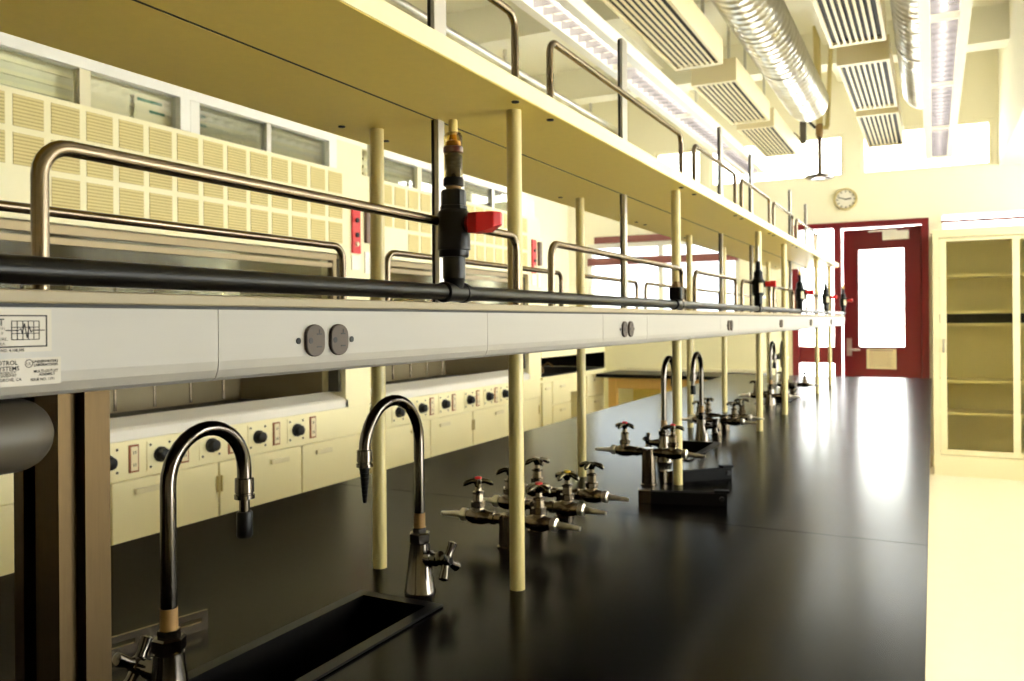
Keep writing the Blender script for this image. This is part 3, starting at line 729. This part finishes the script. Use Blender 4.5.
    for z, r_ in ((2.21, .02), (2.27, .028)): MB().cyl((-.4, .02, z), (-.4, W - .02, z), r_, 10).build('pipe', M_LINER, e)
    MB().box(-D + .02, -.05, W - PW, W, z0, z1).build('end_box', M_HOOD, e)
    MB().box(-D + .02, -.22, 0, W, z1 + .031, z1 + .05).build('top', M_CAB, e)
    return e
hood(1.55, 2.2, 'yellow fume hood with louvred front and knobs, left of its twin', [(.28, 1), (.54, 1), (.785, 1), (1.05, 1), (1.33, 1), (1.59, 1)], .33, [(.735, .895), (1.015, 1.12)])
hood(3.80, 2.2, 'yellow fume hood with louvred front and knobs, next to the drawer unit', [(.21, 0), (.453, 1), (.72, 1), (1.04, 1), (1.307, 1), (1.55, 1)], .33, [(.735, .895)])

# drawer unit with black counter and valance
du = empty('drawer_unit', (HX, 6.01, 0)); tag(du, 'yellow drawer unit with dark counter and knee space beyond the hoods', 'cabinet')
q = MB().box(-.75, -.02, 0, .62, .0, .88); q.box(-.75, -.02, .95, 1.44, 0, .88); q.box(-.75, -.5, .62, .95, 0, .88); q.box(-.75, -.02, .62, .95, .74, .88); q.build('body', M_HOOD, du)
for a, b in ((.02, .20), (.22, .60), (.97, 1.42)):
    n = 1 if a == .02 else 4
    for k in range(n):
        z1 = .86 - k * .2; z0 = z1 - (.74 if n == 1 else .19)
        d = MB().box(-.02, 0, a, b, max(.08, z0), z1).build('drawer', M_HOOD, du, bevel=.004)
        MB().box(0, .014, (a + b) / 2 - .05, (a + b) / 2 + .05, z1 - .06, z1 - .04).build('handle', M_CAB, d, bevel=.003)
MB().box(-.75, .01, 0, 1.44, .885, .905).build('counter', M_HOOD, du)
MB().box(-.72, -.01, .01, 1.43, .905, .915).build('counter_top', M_SINK, du)
MB().box(-.75, -.74, 0, 1.44, .915, 1.30).build('back_panel', M_SINK, du)
MB().box(-.74, .0, .0, 1.44, 1.062, 1.30).build('valance', M_HOOD, du)
MB().box(-.74, -.005, 1.425, 1.44, .916, 1.061).build('end_panel', M_SINK, du)
t = MB().tube([(-.2, .45, .915), (-.2, .45, .97), (-.15, .45, 1.0), (-.1, .45, .97)], .008, 8).build('gas_cock', M_TAPE, du, smooth=True)

# peninsula counter with yellow splash panel
pc = empty('side_counter', (-2.76, 7.10, 0)); tag(pc, 'side counter with black edge and tall yellow back panel before the far wall', 'counter')
Wc = 1.42
MB().box(0, Wc, 0, .62, .84, .872).build('top', M_SINK, pc)
for k, (a, b) in enumerate(((-.27, .75), (.754, 1.33))): MB().box(a, b, .63, .66, .0, 1.43).build('back_panel', M_HOOD, pc)
MB().box(.09, Wc, .58, .63, .873, .90).build('splash_ledge', M_CAB, pc)
for a in (.10, 1.32): MB().box(a, a + .07, .06, .13, 0, .84).build('leg', mat('warm_wood_leg', (220, 176, 96), .5, var=.08, stretch=(6, 6, .4)), pc)
MB().box(.17, 1.32, .07, .10, .74, .84).build('apron', MATS['warm_wood_leg'], pc)
MB().box(.17, 1.32, .55, .575, .1, .84).build('modesty_panel', M_SHELF, pc)

# ================================================================== GLAZED CABINET ON THE RIGHT
gc = empty('glazed_cabinet', (0.0, 8.04, 0)); tag(gc, 'tall cream cabinet with sliding glass doors and bare shelves', 'cabinet')
CW, CD, CH = 1.25, .44, 2.09
q = MB(); q.box(0, .02, 0.02, CD, .0, CH); q.box(CW - .02, CW, .02, CD, 0, CH); q.box(.02, CW - .02, .02, CD, CH - .025, CH); q.box(.02, CW - .02, .02, CD, .0, .16)
q.box(0, .05, 0, .02, 0, CH); q.box(CW - .05, CW, 0, .02, 0, CH); q.box(.05, CW - .05, 0, .02, 2.055, CH); q.box(.05, CW - .05, 0, .02, 0, .175)
q.build('carcass', M_CAB, gc)
MB().box(.02, CW - .02, CD - .02, CD, .16, CH - .025).build('back_panel', M_CABIN, gc)
MB().box(-.012, CW + .012, -.012, CD, CH, CH + .03).build('cornice', M_CAB, gc)
for z in (.53, .81, 1.30, 1.41, 1.725): MB().box(.022, CW - .022, .09, CD - .022, z - .012, z + .012).build('shelf', M_CAB, gc)
MB().box(.03, CW - .03, .12, .30, 1.315, 1.395).build('dark_band', M_SINK, gc)  # black box filling the band between two shelves
for k in range(2):
    x0 = .055 + k * .545; x1 = x0 + .59; y = .025 + .024 * k
    f = holed(MB(), x0, x1, .18, 2.05, [(x0 + .05, x1 - .05, .225, 2.02)], lambda g, a, b, c, d: g.box(a, b, y, y + .02, c, d))
    d = f.build('sliding_door', M_CAB, gc)
    MB().box(x0 + .05, x1 - .05, y + .008, y + .012, .225, 2.02).build('pane', G_CAB, d)
    MB().box(x0 + .015, x0 + .035, y - .003, y, 1.06, 1.18).build('finger_pull', M_ALU, d)

# ================================================================== CLOCK
ck = empty('wall_clock', (-.735, YF, 2.50)); tag(ck, 'round cream wall clock between the clerestory and the red door', 'clock')
MB().lathe((0, 0, 0), (0, -1, 0), [(0.001, .10), (.03, .105), (.04, .10), (.04, .088)], 32, caps=False).build('rim', mat('clock_rim', (206, 188, 130), .4), ck, smooth=True)
MB().lathe((0, 0, 0), (0, -1, 0), [(.0015, .095), (.022, .095)], 32).build('dial', M_WHITE, ck)
for k in range(12):
    t = k * PI / 6; a = MB().box(-.004, .004, -.0245, -.022, .068, .084).build('hour_mark', M_INK, ck); a.rotation_euler = (0, t, 0)
for L, wd, deg in ((.05, .006, 84), (.072, .004, 288)):
    a = MB().box(-wd, wd, -.027, -.0245 - .0005 * (L > .06), -.01, L).build('hand', M_INK, ck); a.rotation_euler = (0, math.radians(deg), 0)

# ================================================================== CEILING SERVICES
# fluorescent fixtures
M_REFL = mat('lamp_reflector', (236, 234, 236), .12, 1., var=.03)
BLM = MB().prism([(-.057, 0), (.057, 0), (.057, .040), (.03, .030), (-.03, .030), (-.057, .040)], 'y', -.0014, .0014).mesh('louver_blade', mat('louver_metal', (184, 182, 194), .25, 1., var=.05))
def fixture(xc, y0, y1, label):
    e = empty('ceiling_light', (xc, y0, 2.70)); tag(e, label, 'light', 'long fluorescent fixtures'); L = y1 - y0
    q = MB(); q.prism([(-.105, .0), (-.06, 0), (-.058, .045), (-.06, .085), (.06, .085), (.058, .045), (.06, 0), (.105, 0), (.095, .07), (.06, .105), (-.06, .105), (-.095, .07)], 'y', 0, L)
    q.box(-.1, .1, -.012, 0, 0, .1); q.box(-.1, .1, L, L + .012, .0, .1); q.build('housing', M_WHITE, e)
    MB().box(-.057, .057, .01, L - .01, .080, .084).build('reflector', M_REFL, e)
    n = int(L / 1.2); seg = L / n
    for k in range(n):
        MB().cyl((0, k * seg + .04, .058), (0, (k + 1) * seg - .04, .058), .013, 10).build('tube', E_TUBE, e)
        MB().box(-.057, .057, k * seg - .02 + (.03 if k == 0 else 0), k * seg + .02 + (.01 if k == 0 else 0), .002, .03).build('joint_plate', M_WHITE, e)
        for j in range(1, 12): link('louver_blade', BLM, e, (0, k * seg + j * seg / 12, .002))
        if k % 2 == 0:
            MB().cyl((0, k * seg + .3, .105), (0, k * seg + .3, CZ - 2.70 - .285), .006, 8).build('hanger_rod', M_WHITE, e)
    return e
fixture(.055, .6, 7.8, 'long louvred fluorescent light above the aisle side of the bench')
fixture(-1.46, .6, 7.8, 'long louvred fluorescent light above the hood side of the bench')
# slot diffusers
SLM = MB().box(-.0062, .0062, .0, 1.12, 0, .006).mesh('slat', M_BEIGEM)
def diffuser(xc, y0, L, label):
    e = empty('slot_diffuser', (xc, y0, 2.78)); tag(e, label, 'air diffuser')
    q = MB(); q.box(-.135, .135, 0, L, .13, .135); q.box(-.135, -.118, 0, L, 0, .13); q.box(.118, .135, 0, L, 0, .13); q.box(-.118, .118, 0, .04, 0, .13); q.box(-.118, .118, L - .04, L, 0, .13)
    q.build('box', M_BEIGEM, e)
    MB().box(-.118, .118, .04, L - .04, .014, .018).build('void_shade_plate', M_BLACK, e)  # black plate paints in the dark void above the slats
    for k in range(7):
        o = link('slat', SLM, e, (-.0885 + k * .0295, .04, .0)); o.scale = (1, (L - .08) / 1.12, 1)
    for y in (.2, L - .2): MB().box(-.12, -.10, y - .004, y + .004, .135, CZ - 2.78).build('hanger_strap', M_GALV, e)
    return e
ords = ('fourth', 'third', 'second', 'first')
for xc, nm in ((-.337, 'above the aisle edge'), (-1.165, 'above the shelf')):
    for k, (a, b) in enumerate(((2.0, 3.24), (3.40, 4.63), (4.97, 6.11), (6.28, 7.48))):
        diffuser(xc, a, b - a, '%s slotted ceiling air diffuser from the far wall %s' % (ords[k], nm))
# spiral ducts
def duct_mesh(L, R):
    seg = 28; n = int(L / .016); vs = []; fs = []
    for i in range(n + 1):
        y = L * i / n
        for k in range(seg):
            a = 2 * PI * k / seg; t = (y / .085 - k / seg) % 1.0
            r = R + (.006 if t < .22 else 0)
            vs.append((r * math.cos(a), y, r * math.sin(a)))
    for i in range(n):
        for k in range(seg):
            k2 = (k + 1) % seg; fs.append((i * seg + k, i * seg + k2, (i + 1) * seg + k2, (i + 1) * seg + k))
    fs.append(tuple(range(seg))); fs.append(tuple(n * seg + k for k in range(seg)))
    q = MB(); q.add(vs, fs); return q.mesh('duct', M_GALV, True)
DM = duct_mesh(6.5, .15)
for xc, lb_ in ((-.868, 'silver spiral air duct beside the diffusers over the shelf'), (-.04, 'silver spiral air duct beside the diffusers over the aisle edge')):
    e = empty('spiral_duct', (xc, .4, 3.07)); tag(e, lb_, 'duct')
    link('duct_tube', DM, e, (0, 0, 0))
    for y in (1.6, 3.4, 5.2): MB().lathe((0, y, 0), (0, 1, 0), [(0, .157), (.03, .157)], 28).build('joint_band', M_GALV, e, smooth=True)
    for y in (1.62, 5.22): MB().box(-.012, .012, y - .012, y + .012, .15, CZ - 3.07).build('hanger_strap', M_GALV, e)
# conduit high on the left
cn = tag(MB().cyl((-2.95, 1.0, 3.36), (-2.95, YF, 3.36), .022, 12).build('conduit_pipe', M_ALU, smooth=True), 'grey conduit pipe high above the fume hoods', 'pipe')
for y in (2.1, 3.9, 5.7, 7.5): MB().box(-2.96, -2.94, y - .01, y + .01, 3.38, CZ).build('hanger', M_ALU, cn)
# emergency shower
es = empty('emergency_shower', (-.815, 7.15, 2.50)); tag(es, 'emergency shower with round head hanging before the clerestory window', 'shower')
MB().lathe((0, 0, 0), (0, 0, 1), [(0, .085), (.012, .112), (.026, .116), (.030, .108), (.036, .06), (.05, .022)], 28).build('shower_head', M_CHROME, es, smooth=True)
MB().cyl((0, 0, .05), (0, 0, .36), .017, 12).build('drop_pipe', M_DARKCHR, es, smooth=True)
MB().lathe((0, 0, .34), (0, 0, 1), [(0, .022), (.03, .03), (.09, .03), (.12, .022)], 10).build('valve', M_TAPE, es, smooth=True)
MB().cyl((0, 0, .45), (-.02, -.0, CZ - 2.50), .028, 12).build('supply_pipe', M_POST, es, smooth=True)
MB().cyl((.06, 0, .42), (0.10, 0, CZ - 2.50), .018, 8).build('brace_rod', M_POST, es, smooth=True)
MB().box(.0, .07, -.012, .012, .40, .43).build('brace_bracket', M_POST, es)
MB().tube([(-.03, 0, .42), (-.10, -.02, .50), (-.13, -.02, .55)], .012, 8).build('pull_arm', M_RUBBER, es, smooth=True)
MB().box(-.15, -.10, -.03, .0, .30, .56).build('handle_box', M_GREYP, es, bevel=.004)
MB().tube([(-.14, -.01, .32), (-.17, -.01, .37), (-.20, -.01, .40)], .006, 8).build('pull_rod', M_STEEL, es, smooth=True)
